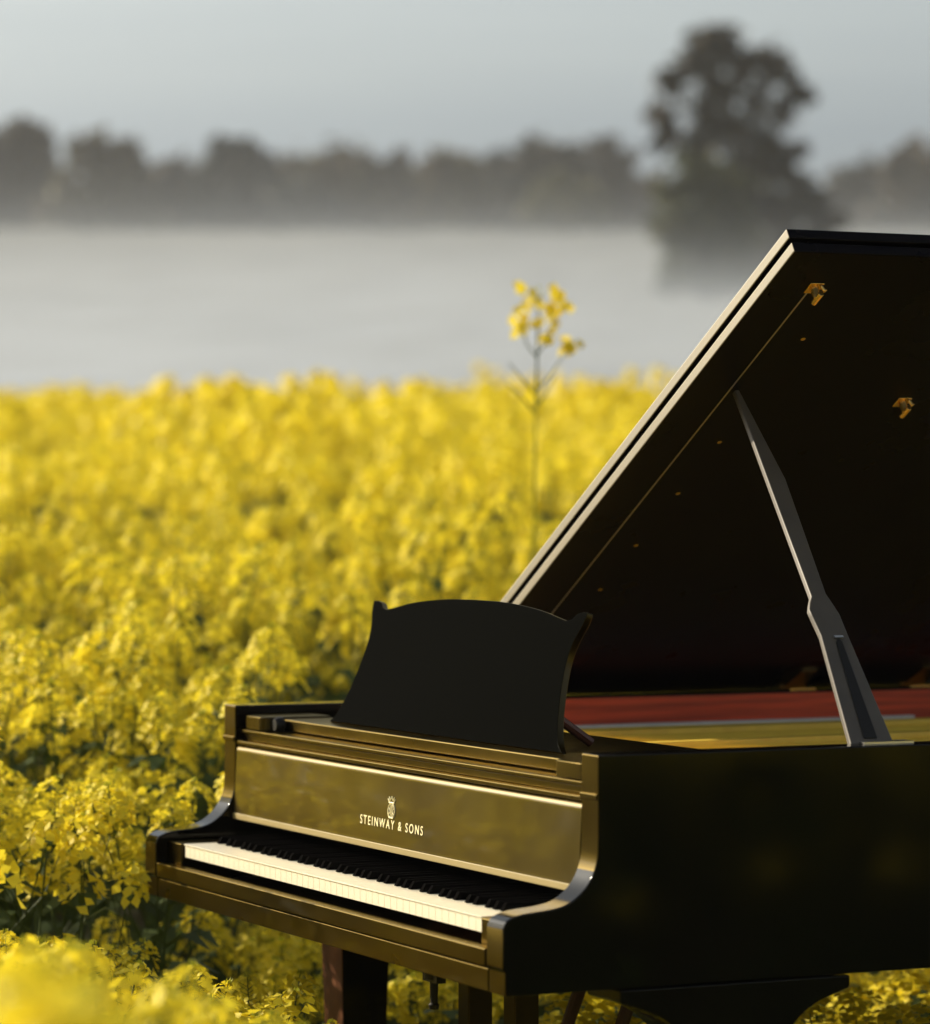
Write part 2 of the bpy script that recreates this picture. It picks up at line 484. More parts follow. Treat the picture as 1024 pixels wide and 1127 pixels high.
# lettering and the small lyre emblem
FBY, FBZ = [p[0] for p in FB], [p[1] for p in FB]
def fall_pt(x, z, out=.0006):
    """a point on the fallboard's face at height z, standing out towards the player"""
    return Vector((x, float(np.interp(z, FBZ, FBY)) - out, z))
fc = bpy.data.curves.new('lettering', 'FONT')
fc.body = 'STEINWAY & SONS'
fc.size = .0215; fc.align_x = 'CENTER'; fc.space_character = 1.4; fc.extrude = .0003; fc.offset = .0001
fo = bpy.data.objects.new('lettering_curve', fc); COL.objects.link(fo)
dg = bpy.context.evaluated_depsgraph_get()
me = bpy.data.meshes.new_from_object(fo.evaluated_get(dg))
bpy.data.objects.remove(fo)
me.materials.clear(); me.materials.append(M['gilt'])
xs = [v.co.x for v in me.vertices]
sx = .25 / (max(xs) - min(xs))
for v in me.vertices:
    p = fall_pt(.752 + v.co.x * sx, .826 + v.co.y, .0004 + v.co.z)
    v.co = p
let = bpy.data.objects.new('lettering', me); COL.objects.link(let); let.parent = fall
em = MB()
def efl(pts, r=.0009):
    em.tube([fall_pt(.752 + x, .8445 + y * .86, .0008) for x, y in pts], r, 5)
for s in (-1, 1):
    efl([(s * p[0], p[1]) for p in spline([(.0015, 0), (.009, .003), (.013, .011), (.012, .020), (.007, .027), (.011, .033), (.014, .036)], 5)], .0014)
    efl([(s * .004, .004), (s * .0035, .028)], .0007)
    efl([(s * .010, .006), (s * .004, .012), (s * .0095, .019)], .001)
efl([(0, .002), (0, .030)], .0008)
efl([(-.010, .029), (.010, .029)], .0014)
efl([(-.010, .040), (-.005, .034), (0, .041), (.005, .034), (.010, .040)], .0013)
efl([(-.008, .0), (.008, .0)], .0012)
part(em, 'lyre_emblem', M['gilt'], fall)

# music shelf with its rounded ends, desk panel, struts and knob
shelf = part(MB().box(.165, 1.315, .205, .50, .9535, .975), 'music_shelf', M['lacquer'], bevel=.003)
for x0, x1, s in ((.075, .165, 1), (1.315, 1.421, 1)):
    pl = [(x0, .30)] + [(x0 + .018 * (1 - math.cos(t)), .182 - .018 * math.sin(t)) for t in np.linspace(0, math.pi / 2, 6)]
    pl += [(x1 - .018 * (1 - math.cos(t)), .182 - .018 * math.sin(t)) for t in np.linspace(math.pi / 2, 0, 6)] + [(x1, .30)]
    part(MB().prism([(a, b_, 0) for a, b_ in pl], (0, 0, .9535), (0, 0, .9785)), 'shelf_end', M['lacquer'], shelf, bevel=.002)
part(MB().lathe((.182, .197, .966), [(.011, -.016), (.014, -.010), (.014, .0), (.008, .004)], 'Y', 12), 'shelf_knob', M['iron'], shelf)
half = spline([(.452, .976), (.432, .990), (.412, 1.02), (.396, 1.06), (.386, 1.10), (.384, 1.13), (.390, 1.155), (.403, 1.178), (.408, 1.194)], 4)
half = [(a, b_) for a, b_ in half] + [(.407, 1.200), (.390, 1.200), (.374, 1.197), (.362, 1.188), (.345, 1.185)] + [(a, b_) for a, b_ in spline([(.322, 1.188), (.24, 1.200), (.12, 1.209), (0, 1.211)], 4)]
out2 = [(.74 - .003 - a, b_) for a, b_ in half] + [(.74 + a, b_) for a, b_ in half[::-1][1:]]
LEAN = math.tan(math.radians(17.5))
dp = [(x, .244 + (z - .975) * .968 * LEAN, .9755 + (z - .975) * .968) for x, z in out2]
nd = Vector((0, -math.cos(math.radians(17.5)), math.sin(math.radians(17.5))))
desk = part(MB().prism(dp, -nd * .012, (0, 0, 0)), 'music_desk', [M['lacquer'], M['lacquer_desk']], bevel=.0022, front=True)  # rim faces in sheen-tinted lacquer: bright edges painted round the dark front
for x in (.42, 1.06):
    stt = MB().tube([(x, .272, 1.045), (x, .365, .982)], .008, 8)
    part(stt, 'desk_strut', M['walnut'], desk)
# lid: main leaf and the folded front flap lying on it
TH = math.radians(31.0)
LX = Vector((math.cos(TH), 0, math.sin(TH))); LN = Vector((-math.sin(TH), 0, math.cos(TH)))
L0 = Vector((-.003, 0, ZR - .001))
def lid_pt(s, y, h): return L0 + LX * s + LN * h + Vector((0, y, 0))
lidcurve = [(1.49, .615), (1.49, .80)] + [(p[0] + .012 if p[0] > .3 else p[0], p[1] + (.012 if p[1] > 1.8 else 0)) for p in outer[2:]] + [(0, 1.70), (0, .615)]
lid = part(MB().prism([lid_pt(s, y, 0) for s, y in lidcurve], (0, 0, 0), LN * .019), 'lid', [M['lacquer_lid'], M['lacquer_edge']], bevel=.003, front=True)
flp = [(.004, .612), (1.492, .612), (1.492, 1.075), (.004, 1.075)]
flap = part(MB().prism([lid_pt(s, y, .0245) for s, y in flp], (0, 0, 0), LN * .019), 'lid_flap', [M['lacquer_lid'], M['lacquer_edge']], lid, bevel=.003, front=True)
# thin seam strip on the underside and its small screws
sm = MB().prism([lid_pt(s, y, -.0012) for s, y in ((.03, .694), (1.385, .694), (1.385, .6965), (.03, .6965))], (0, 0, 0), LN * .001)
part(sm, 'lid_seam', M['steel'], lid)
for s in (.42, .58, .76, .93, 1.25):
    q = MB(); c = lid_pt(s, .755, -.001)
    q.tube([c + LN * .001, c - LN * .0016], .0045, 8)
    part(q, 'lid_screw', M['brass'], lid)
def fitting(s, y, k):
    q = MB()
    rr = random.Random(k)
    c = lid_pt(s, y, 0)
    a, b_ = LX, Vector((0, 1, 0))
    q.prism([c + a * dx + b_ * dy for dx, dy in ((-.014, -.013), (.014, -.013), (.014, .013), (-.014, .013))], -LN * .003, -LN * .0005)
    q.tube([c - LN * .003, c - LN * .022], [.008, .006], 10)
    q.tube([c - LN * .022 + a * -.014, c - LN * .022 + a * .014], .005, 8)
    q.tube([c - LN * .003 + b_ * .009 + a * .009, c - LN * .014 + b_ * .013 + a * .009], .004, 8)
    part(q, 'lid_latch', M['brass'], lid, bevel=.001)
fitting(1.395, .70, 1); fitting(1.064, 1.052, 2)
for y in (.80, 1.375, 1.66):
    q = MB()
    q.box(.012, .052, y - .03, y + .03, ZR + .0005, ZR + .004)
    c = lid_pt(.06, y, -.001)
    q.prism([lid_pt(s, yy, -.004) for s, yy in ((.02, y - .022), (.085, y - .012), (.085, y + .022), (.02, y + .03))], (0, 0, 0), LN * .003)
    q.tube([(.008, y - .03, ZR + .005), (.008, y + .03, ZR + .005)], .005, 8)
    part(q, 'lid_hinge', M['brass'], lid)

# lid prop, outline from its foot on the treble rim up to the lid
PBASE = Vector((1.45, 0, .9955)); AH = Vector((-.67948, 0, .73370)); PN = Vector((.73370, 0, .67948))
pr = [(.0, .609), (.221, .648), (.262, .6485), (.276, .649), (.290, .656), (.303, .664), (.533, .685), (.772, .707), (.772, .715), (.559, .722), (.307, .694), (.285, .698), (.264, .701), (.22, .698), (0, .687)]
prop = part(MB().prism([PBASE + AH * a + Vector((0, y, 0)) for a, y in pr], -PN * .012, PN * .0), 'lid_prop', M['prop'], bevel=.003)
ip = [(.01, .636), (.205, .668), (.212, .676), (.205, .680), (.01, .660)]
part(MB().prism([PBASE + AH * a + Vector((0, y, 0)) for a, y in ip], PN * .0003, PN * .0020), 'prop_inlay', M['iron'], prop, bevel=.001)
part(MB().prism([PBASE + AH * a + Vector((0, y, 0)) for a, y in ((.212, .668), (.216, .668), (.216, .684), (.212, .684))], PN * .0003, PN * .004), 'prop_pin', M['steel'], prop)
part(MB().box(1.432, 1.462, .625, .715, ZR + .0005, ZR + .004), 'prop_plate', M['steel'], prop)

# legs, with scrolled heads
def leg(name, cx, cy, head=True):
    q = MB()
    zt = .640 if head else .6505
    w0, w1 = .050, .036
    z0, z1 = .10, .58
    vs = []
    for w, z in ((w1, z0), (w0, z1), (w0, zt)):
        vs += [(cx - w, cy - w, z), (cx + w, cy - w, z), (cx + w, cy + w, z), (cx - w, cy + w, z)]
    fs = [(3, 2, 1, 0), (8, 9, 10, 11)]
    for i in range(2):
        for k in range(4):
            fs.append((i * 4 + k, i * 4 + (k + 1) % 4, (i + 1) * 4 + (k + 1) % 4, (i + 1) * 4 + k))
    q.add(vs, fs)
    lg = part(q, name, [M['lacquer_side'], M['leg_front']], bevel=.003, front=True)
    if head:
      arc = spline([(.066, .50), (.072, .535), (.095, .575), (.135, .607), (.195, .628)], 5)
      hp = [(a, z) for a, z in arc] + [(.198, .631), (.198, .648)]
      hp = hp + [(-a, z) for a, z in hp[::-1]]
      part(MB().prism([(0, cy + a, z) for a, z in hp], (cx - .052, 0, 0), (cx + .056, 0, 0)), 'leg_head', M['lacquer_side'], lg, bevel=.003)
    part(MB().box(cx - .045, cx + .045, cy - .045, cy + .045, .085, .0995), 'ferrule', M['brass'], lg, bevel=.003)
    part(MB().lathe((cx, cy, .036), [(.030, -.012), (.036, -.008), (.036, .008), (.030, .012)], 'X', 20), 'caster', M['brass'], lg)
    cf = MB().prism([(0, cy - .02, .084), (0, cy + .02, .084), (0, cy + .01, .03), (0, cy - .01, .03)], (cx - .024, 0, 0), (cx - .016, 0, 0))
    cf.prism([(0, cy - .02, .084), (0, cy + .02, .084), (0, cy + .01, .03), (0, cy - .01, .03)], (cx + .016, 0, 0), (cx + .024, 0, 0))
    part(cf, 'caster_fork', M['iron'], lg)
leg('leg', .068, .392, False)
leg('leg', 1.422, .392)
leg('leg', .50, 1.90)
# leg fronts carry the painted sunlit brown
# bottom beams between rim sides
bb = MB()
for ya in (.70, 1.15, 1.6):
    bb.box(.0575, np.interp(ya, [.7, 1.15, 1.6], [1.42, 1.25, .92]), ya, ya + .09, .655, .75)
part(bb, 'bottom_beam', M['walnut'], case)
part(MB().box(.0575, 1.20, .725, 1.14, .86, .872).box(.0575, .90, 1.24, 1.59, .86, .872), 'bottom_board', M['walnut'], case)

# pedal lyre with braces and pedals
lyre_top = MB().box(.60, .89, .325, .52, .615, .6505)
lyre = part(lyre_top, 'pedal_lyre', M['lacquer'], bevel=.003)
for x in (.627, .802):
    part(MB().prism([(x, .336, 0), (x + .043, .336, 0), (x + .043, .382, 0), (x, .382, 0)], (0, 0, .17), (0, 0, .6145)), 'lyre_post', M['lacquer'], lyre, bevel=.003)
for x in (.66, .84):
    part(MB().tube([(x, .60, .648), (x, .552, .519), (x, .42, .19)], [.012, .012, .009], 10), 'lyre_brace', M['walnut'], lyre)
part(MB().box(.785, .83, .50, .56, .60, .6505), 'brace_block', M['walnut'], lyre, bevel=.002)
part(MB().box(.58, .90, .31, .44, .08, .169), 'pedal_box', M['lacquer'], lyre, bevel=.004)
for x in (.65, .74, .83):
    part(MB().tube([(x, .31, .095), (x, .22, .09), (x, .17, .075)], [.009, .012, .014], 10), 'pedal', M['brass'], lyre)
# small turn-latch hanging under the keybed
q = MB().lathe((1.055, .09, .632), [(.010, .018), (.010, .0), (.016, -.004), (.016, -.012), (.007, -.016), (.006, -.05), (.009, -.053), (.007, -.060)], 'Z', 12)
q.box(1.03, 1.082, .082, .098, .615, .628)
part(q, 'keybed_latch', M['iron'])

# ------------------------------------------------------------------ rapeseed plants
class Buf:
    def __init__(self): self.v, self.f, self.m = [], [], []
    def quad(self, a, b, c, d, mi):
        o = len(self.v); self.v += [a, b, c, d]; self.f.append((o, o + 1, o + 2, o + 3)); self.m.append(mi)
    def tube(self, path, r0, r1, seg, mi):
        o = len(self.v); n = len(path)
        for i, p in enumerate(path):
            d = path[min(i + 1, n - 1)] - path[max(i - 1, 0)]
            d = d / (np.linalg.norm(d) + 1e-9)
            a = np.cross(d, [0.3, 0.9, 0.1]); a /= np.linalg.norm(a) + 1e-9; b = np.cross(d, a)
            r = r0 + (r1 - r0) * i / (n - 1)
            for k in range(seg):
                t = 2 * math.pi * k / seg
                self.v.append(p + (a * math.cos(t) + b * math.sin(t)) * r)
        for i in range(n - 1):
            for k in range(seg):
                k2 = (k + 1) % seg
                self.f.append((o + i * seg + k, o + i * seg + k2, o + (i + 1) * seg + k2, o + (i + 1) * seg + k)); self.m.append(mi)

def nrm(a): return a / (np.linalg.norm(a) + 1e-9)

def head(buf, green, p, d, sc, lod, r):
    """one flower head: open four-petalled flowers round the axis d, buds at the tip"""
    a = nrm(np.cross(d, [.2, 1, .3])); b = np.cross(d, a)
    nf, ps = {0: (int(21 * sc), .0125), 1: (int(15 * sc), .023), 2: (7, .040), 3: (5, .050)}[lod]
    ln_ = (.058 if lod == 0 else .072) * (sc ** .5)
    if lod == 0: green.tube([p, p + d * ln_ * .6, p + d * (ln_ + .008)], .0018, .001, 3, 2)
    for q in range(nf):
        t = (q + r.random()) / nf
        ph = q * 2.4 + r.normal(0, .3)
        od = nrm(a * math.cos(ph) + b * math.sin(ph))
        rad = (.010 + .026 * math.sqrt(max(0, 1 - t * t))) * (1 if lod == 0 else 1.25)
        c = p + d * (t * ln_) + od * rad
        fn = nrm(od * (.9 - .3 * t) + d * (.45 + .5 * t) + r.normal(0, .25, 3))
        fa = nrm(np.cross(fn, r.normal(0, 1, 3))); fb = np.cross(fn, fa)
        if lod == 0:
            green.quad(p + d * (t * ln_ - .012), p + d * (t * ln_ - .0105), c + d * .0008, c, 2)
        if lod <= 1:
            for w in range(4 if lod == 0 else 2):
                an = w * math.pi / (2 if lod == 0 else 1)
                e = fa * math.cos(an) + fb * math.sin(an); s = -fa * math.sin(an) + fb * math.cos(an)
                L = ps * (.8 + .3 * r.random()); wd = L * (.50 if lod == 0 else .75)
                up = fn * L * (.2 + .3 * r.random())
                if lod == 0:
                    o = len(buf.v)
                    buf.v += [c, c + e * L * .42 + s * wd * .72 + up * .7, c + e * L * .78 + s * wd * .9 + up, c + e * L * 1.0 + s * wd * .35 + up * .85,
                              c + e * L * 1.0 - s * wd * .35 + up * .85, c + e * L * .78 - s * wd * .9 + up, c + e * L * .42 - s * wd * .72 + up * .7]
                    buf.f.append(tuple(range(o, o + 7))); buf.m.append(0)
                else:
                    buf.quad(c, c + e * L * .66 + s * wd + up, c + e * L + up * .8, c + e * L * .66 - s * wd + up, 0)
        else:
            L = ps * (.8 + .4 * r.random())
            buf.quad(c - fa * L, c + fb * L * .8, c + fa * L, c - fb * L * .8, 0)
    if lod <= 1:
        for q in range(7 if lod == 0 else 3):
            ph = q * 2.4
            od = a * math.cos(ph) + b * math.sin(ph)
            c = p + d * (ln_ + .004 + .004 * r.random()) + od * .006 * (q > 0)
            z = .0045 if lod == 0 else .007
            buf.quad(c - od * z * .5, c + np.cross(d, od) * z * .6, c + d * z * 1.6, c - np.cross(d, od) * z * .6, 1)

def plant(seed, lod, H=1.0):
    """one flowering rapeseed plant, base at the origin: petals, greenery and (lod 0) the places of its flower heads"""
    r = np.random.default_rng(seed)
    petals, green = Buf(), Buf()
    lean = r.normal(0, .05, 2)
    def stem_pt(t): return np.array([lean[0] * t * t, lean[1] * t * t, t * H])
    seg = 5 if lod == 0 else 3
    if lod < 3: green.tube([stem_pt(t) for t in (0, .3, .6, .93)], .0045, .0025, seg, 2)
    tips = [(stem_pt(.93), nrm(np.array([lean[0], lean[1], 1.0])), 1.0)]
    nb = {0: 6, 1: 5, 2: 5, 3: 4}[lod]
    for k in range(nb):
        t0 = .30 + .5 * (k + r.random()) / nb
        ph = k * 2.4 + r.normal(0, .4)
        out = .08 + .14 * r.random()
        top = min(.98, t0 + .22 + .3 * r.random()) * H
        base = stem_pt(t0)
        end = np.array([base[0] + math.cos(ph) * out, base[1] + math.sin(ph) * out, max(top, base[2] + .1)])
        mid = (base + end) / 2 + np.array([math.cos(ph), math.sin(ph), -.6]) * .03
        if lod < 3: green.tube([base, mid, end], .0024, .0016, seg if lod == 0 else 3, 2)
        tips.append((end, nrm(end - mid + np.array([0, 0, .12])), .75 + .45 * r.random()))
    for (p, d, sc) in tips:
        if lod > 0: head(petals, green, p, d, sc, lod, r)
        else:
            a = nrm(np.cross(d, [.2, 1, .3])); b = np.cross(d, a)
            for q in range(5):  # young pods under the flowers
                ph = q * 2.4 + 1
                od = a * math.cos(ph) + b * math.sin(ph)
                c = p - d * (.014 + .014 * q)
                e = c + od * .018 + d * .012
                green.tube([c, e, e + od * .015 + d * .028], .0007, .0008, 3, 2)
    if lod <= 2:  # clasping leaves
        for q in range({0: 18, 1: 11, 2: 5}[lod]):
            t = .15 + .72 * r.random(); ph = r.random() * 6.28
            od = np.array([math.cos(ph), math.sin(ph), 0]); sd = np.array([-od[1], od[0], 0])
            L = (.17 - .10 * t) * (1 + .4 * r.random()); c = stem_pt(t)
            m1 = c + od * L * .5 + np.array([0, 0, L * .3]); e = c + od * L + np.array([0, 0, L * .05])
            wv = sd * L * .19
            green.quad(c - wv * .4, c + wv * .4, m1 + wv, m1 - wv, 2)
            green.quad(m1 - wv, m1 + wv, e + wv * .1, e - wv * .1, 2)
    return petals, green, tips

MATS = [M['petal'], M['bud'], M['stem']]
def buf_mesh(name, bufs, smooth=False):
    vs = np.concatenate([np.array(b.v, float).reshape(-1, 3) for b in bufs])
    fs, ms, o = [], [], 0
    for b in bufs:
        fs += [tuple(i + o for i in f) for f in b.f]; ms += b.m; o += len(b.v)
    me = bpy.data.meshes.new(name)
    me.from_pydata([tuple(p) for p in vs], [], fs)
    for q in MATS: me.materials.append(q)
    me.polygons.foreach_set('material_index', ms)
    return me

# clearance: nothing grows tall where the piano stands or where the view to it passes
def in_piano(x, y, m=.12):
    if y < -m or y > 2.15 + m or x < -m: return False
    xr = np.interp(y, [0, .8, 1.0, 1.2, 1.5, 1.8, 2.0, 2.15], [1.48, 1.48, 1.46, 1.32, 1.08, .97, .82, .5])
    return x < xr + m
def height_limit(u, v, x, y):
    """tallest plant (m) that may stand at this spot"""
    if in_piano(x, y, .10): return .50
    px = 512 + 3754 * v / max(u, .3)
    if x < 0 and px > 262 and 6 < u < 9.0 and y > .1: return .42
    if u < 6.2 and px > -20:
        # rows trampled low in front of the keyboard and treble side
        line = 1.35 - .1136 * u
        if px < 20: return max(.38, min(.88, line - .10)) if u > 2.5 else .5
        if px < 110: return max(.38, min(.88, line - .12)) if u > 3 else .5
        if px < 230: return max(.36, line - .18) if u > 3.2 else .45
        if px < 300: return max(.36, line - .20) if u > 3.2 else .42
        return .36
    if u < 6.1 and -1300 < px <= -20: return max(.5, 1.35 - .1136 * u - (.13 if px > -160 else .03))
    if -1.3 < x < 0 and -.9 < y < .4 and u < 7.0: return .80
    return 9.0

rg = np.random.default_rng(11)
head_mesh = []
for k in range(6):
    pe, gr = Buf(), Buf()
    head(pe, gr, np.zeros(3), np.array([0, 0, 1.0]), 1.0, 0, np.random.default_rng(50 + k))
    head_mesh.append(buf_mesh('flower_head_%d' % k, [pe, gr]))
proto = []
for k in range(10):
    pt, gr, tips = plant(100 + k, 0)
    proto.append((buf_mesh('rapeseed_stem_%d' % k, [gr]), tips))
protos_low = []
GROUP = 'rapeseed plants around the piano'
LAB = 'yellow flowering rapeseed plant, one of the crowded plants growing beside and behind the piano'
spots = []
def jitter(u0, u1, px0, px1, sp):
    out = []
    u = u0
    while u < u1:
        v0, v1 = (px0 - 512) / 3754 * u, (px1 - 512) / 3754 * u
        for v in np.arange(v0, v1, sp):
            out.append((u + rg.uniform(-.5, .5) * sp, v + rg.uniform(-.5, .5) * sp))
        u += sp
    return out
taken = []
for (u, v) in jitter(2.7, 13, -70, 640, .225):
    if len(spots) >= 262: break
    x, y = uv(u, v)
    lim = height_limit(u, v, x, y)
    if in_piano(x, y, .10) : continue
    px = 512 + 3754 * v / u
    if u > 6.3 and math.sin(x * 3.1 + 1.3 * math.sin(y * 2.3)) + math.sin(y * 3.7 - x * 1.1) > 1.62: continue
    if u > 5.5 and px > 640 and u < 8.6: continue
    h = min(lim, rg.normal(.93, .09) + (.14 if rg.random() < .07 and u < 7.6 else 0))
    if u < 5.2: h = min(lim, rg.normal(.88, .06))
    if 255 < px < 480 and u < 6.3: continue
    spots.append((x, y, h))
for u, px in ((2.1, -190), (2.25, -100), (2.45, -230), (2.6, -50), (2.75, -140), (2.95, -20), (2.15, -270), (2.35, -310), (2.5, -190)):
    x, y = uv(u, (px - 512) / 3754 * u)
    spots.append((x, y, 1.35 - ((rg.uniform(975, 1010) if px < -180 else rg.uniform(1000, 1070)) - 563.5) / 3754 * u - .10))
for (u, v) in jitter(4.9, 8.0, 330, 620, .26):
    x, y = uv(u, v)
    if not in_piano(x, y, .0) or len(spots) >= 292 or (x < .3 and y < .8): continue
    if any((x - a) ** 2 + (y - b_) ** 2 < .13 ** 2 for a, b_ in ((.068, .392), (1.422, .392), (.5, 1.9), (.65, .36), (.83, .36))): continue
    spots.append((x, y, rg.uniform(.36, .5)))
U_IND = max((Vector((x, y, 0)) - CAM).dot(FWD) for x, y, h in spots)
for k, (x, y, h) in enumerate(spots):
    stem_me, tips = proto[k % len(proto)]
    e = empty('rapeseed_plant', (x, y, ground_at(x, y) - .01), LAB, 'plant', GROUP)
    rz = rg.uniform(0, 6.28)
    s = h
    wide = max(s, .8)
    e.rotation_euler = (0, 0, rz); e.scale = (wide, wide, s)
    o = bpy.data.objects.new('stem', stem_me); COL.objects.link(o); o.parent = e
    for (p, d, sc) in tips:
        o = bpy.data.objects.new('flower_head', head_mesh[rg.integers(6)]); COL.objects.link(o); o.parent = e
        o.location = p
        o.rotation_euler = (Vector(d).to_track_quat('Z', 'Y') @ Matrix.Rotation(rg.uniform(0, 6.28), 3, 'Z').to_quaternion()).to_euler()
        f_ = sc ** .5 * rg.uniform(1.0, 1.45)
        o.scale = (f_, f_, f_ / max(.55, s / wide))

# the single tall stalk standing clear against the mist
def stalk():
    u = 8.8; v = (590 - 512) / 3754 * u
    x, y = uv(u, v); z0 = ground_at(x, y)
    top = CAM.z + (563.5 - 312) / 3754 * u
    H = top - z0
    e = empty('rapeseed_plant', (x, y, z0 - .01), 'single tall rapeseed stalk rising above the field against the pale mist', 'plant')
    r = np.random.default_rng(5)
    pe, gr = Buf(), Buf()
    R3 = np.array([RGT.x, RGT.y, 0]); Z3 = np.array([0, 0, 1.0]); F3 = np.array([FWD.x, FWD.y, 0])
    sc = u / 3754
    def q(px, py, d=0): return R3 * ((px - 590) * sc) + Z3 * ((563.5 - py) * sc + CAM.z - z0) + F3 * d
    gr.tube([np.zeros(3), q(588, 560), q(590, 440)], .0032, .0032, 6, 1)  # lower stem in the paler bud colour: its fade into haze is painted
    gr.tube([q(590, 440), q(592, 370), q(593, 322)], .0032, .0022, 6, 2)
    for a, b_, c in (((591, 425), (605, 410), (622, 385)), ((590, 430), (575, 412), (560, 395)), ((592, 390), (580, 375), (574, 352)), ((592, 385), (604, 370), (612, 345)), ((590, 445), (600, 430), (612, 408)), ((590, 452), (572, 430), (558, 418))):
        gr.tube([q(*a), q(*b_), q(*c)], .0028, .0016, 5, 2)
    cl = [(576, 318, 9), (584, 330, 9), (570, 343, 7), (573, 357, 8), (612, 320, 8), (619, 331, 9), (605, 338, 8), (611, 343, 7), (599, 362, 8), (601, 370, 6), (623, 376, 7), (626, 377, 5)]
    for h_ in range(6):
        pe = Buf()
        for cx, cy, rr in cl[2 * h_:2 * h_ + 2]:
            for k in range(7):
                cc = q(cx + r.normal(0, rr * .62), cy + r.normal(0, rr * .62), r.normal(0, .03))
                fn = nrm(r.normal(0, 1, 3) + np.array([0, 0, .6])); fa = nrm(np.cross(fn, r.normal(0, 1, 3))); fb = np.cross(fn, fa)
                for w in range(4):
                    an = w * math.pi / 2; ee = fa * math.cos(an) + fb * math.sin(an); s = -fa * math.sin(an) + fb * math.cos(an)
                    L = .016; up = fn * L * .35
                    pe.quad(cc, cc + ee * L * .62 + s * L * .5 + up, cc + ee * L + up, cc + ee * L * .62 - s * L * .5 + up, 0)
        o = bpy.data.objects.new('flower_head', buf_mesh('tall_flower_head_%d' % h_, [pe])); COL.objects.link(o); o.parent = e
    for k in range(10):
        cc = q(593 + r.normal(0, 5), 320 + r.normal(0, 5), r.normal(0, .015)); d = nrm(r.normal(0, .5, 3) + Z3); a = nrm(np.cross(d, [1, .2, 0]))
        gr.quad(cc, cc + a * .004 + d * .006, cc + d * .013, cc - a * .004 + d * .006, 1)
    o = bpy.data.objects.new('stem', buf_mesh('tall_stem', [gr])); COL.objects.link(o); o.parent = e
stalk()

# the rest of the field: one mesh, coarser with distance
lodp = {l_: [plant(300 + 20 * l_ + k, l_) for k in range(8)] for l_ in (1, 2, 3)}
arr = {}
for l_, lst in lodp.items():
    arr[l_] = []
    for pt, gr, _t in lst:
        V = np.array(pt.v + gr.v, float); o = len(pt.v)
        F = np.array(pt.f + [tuple(i + o for i in f) for f in gr.f], int)
        Mi = np.array(pt.m + gr.m, int)
        arr[l_].append((V, F, Mi))
place = []   # x, y, h, lod
def near_ind(x, y): return False
occ = {(round(x / .15), round(y / .15)) for x, y, h in spots}
def fill(u0, u1, px0, px1, sp, lod):
    for (u, v) in jitter(u0, u1, px0, px1, sp):
        x, y = uv(u, v)
        if in_piano(x, y, .08): continue
        if (round(x / .15), round(y / .15)) in occ: continue
        if u < U_IND and -70 < 512 + 3754 * v / u < 640: continue
        lim = height_limit(u, v, x, y)
        # gentle swells in the height of the crop
        h = rg.normal(.93, .10) + (.08 if u < 30 else .02) * (math.sin(x * .9 + y * .5) + math.sin(y * 1.3 - x * .35)) + (.13 if 15 < u < 32 and rg.random() < .05 else 0)
        place.append((x, y, min(lim, h), lod))
fill(8.2, 10.4, -500, 1500, .20, 1)
under = [(u, v) for u, v in jitter(4.8, 9.4, 520, 1250, .2)]
for u, v in under:
    x, y = uv(u, v)
    if (round(x / .15), round(y / .15)) in occ or (x > 1.3 and y < .75) or (x < .3 and y < .8): continue
    if in_piano(x, y, .1) or x < 0: place.append((x, y, rg.uniform(.34, .48), 1))
fill(10.4, 20, -500, 1500, .25, 1)
fill(20, 34, -450, 1450, .33, 2)
fill(34, 53, -450, 1450, .42, 3)
for u, v in jitter(3.4, 6.3, -60, 470, .15):
    x, y = uv(u, v); px = 512 + 3754 * v / u
    if in_piano(x, y, .05) or (px > 255 and u < 6.3): continue
    lim = height_limit(u, v, x, y)
    place.append((x, y, min(lim, .85) * rg.uniform(.86, 1.0), 1))
# the crop all round the piano, outside the frame
for a in np.arange(-14, 14, .36):
    for b_ in np.arange(-13, 13, .36):
        x, y = 2.5 + a + rg.uniform(-.17, .17), .3 + b_ + rg.uniform(-.17, .17)
        d = Vector((x, y, 0)) - CAM
        u = d.x * FWD.x + d.y * FWD.y; v = d.x * RGT.x + d.y * RGT.y
        if in_piano(x, y, .15): continue
        if u > 8.2 and -500 < 512 + 3754 * v / u < 1500: continue
        if u > 0 and -75 < 512 + 3754 * v / max(u, .01) < 1010 and u < 10.3 and not (u > 5 and 512 + 3754 * v / u > 640): continue
        if math.hypot(d.x, d.y) < 1.3: continue
        px = 512 + 3754 * v / max(u, .3)
        if u > -.5 and u < 3.6 and -900 < px < 1900: continue
        if 0 < u < 5.2 and px < 1900 and px > -75: continue
        lim = 9 if (u < .5 or px < -75 or px > 1350 or u > 6.6) else .40
        place.append((x, y, min(lim, rg.normal(.93, .07)), 1 if math.hypot(x - .74, y - .6) < 6.5 else 2))
VV, FF, MM = [], [], []
o = 0
for (x, y, h, l_) in place:
    V, F, Mi = arr[l_][rg.integers(8)]
    an = rg.uniform(0, 6.28); c, s = math.cos(an), math.sin(an)
    wd = max(h, .8)
    P = np.empty_like(V)
    P[:, 0] = (V[:, 0] * c - V[:, 1] * s) * wd + x
    P[:, 1] = (V[:, 0] * s + V[:, 1] * c) * wd + y
    P[:, 2] = V[:, 2] * h + ground_at(x, y)
    VV.append(P); FF.append(F + o); MM.append(Mi); o += len(V)
VV = np.concatenate(VV); FF = np.concatenate(FF); MM = np.concatenate(MM)
fm = bpy.data.meshes.new('rapeseed_field')
fm.vertices.add(len(VV)); fm.vertices.foreach_set('co', VV.ravel())
fm.loops.add(FF.size); fm.loops.foreach_set('vertex_index', FF.ravel().astype(np.int32))
fm.polygons.add(len(FF)); fm.polygons.foreach_set('loop_start', np.arange(0, FF.size, 4, dtype=np.int32))
fm.polygons.foreach_set('material_index', MM.astype(np.int32))
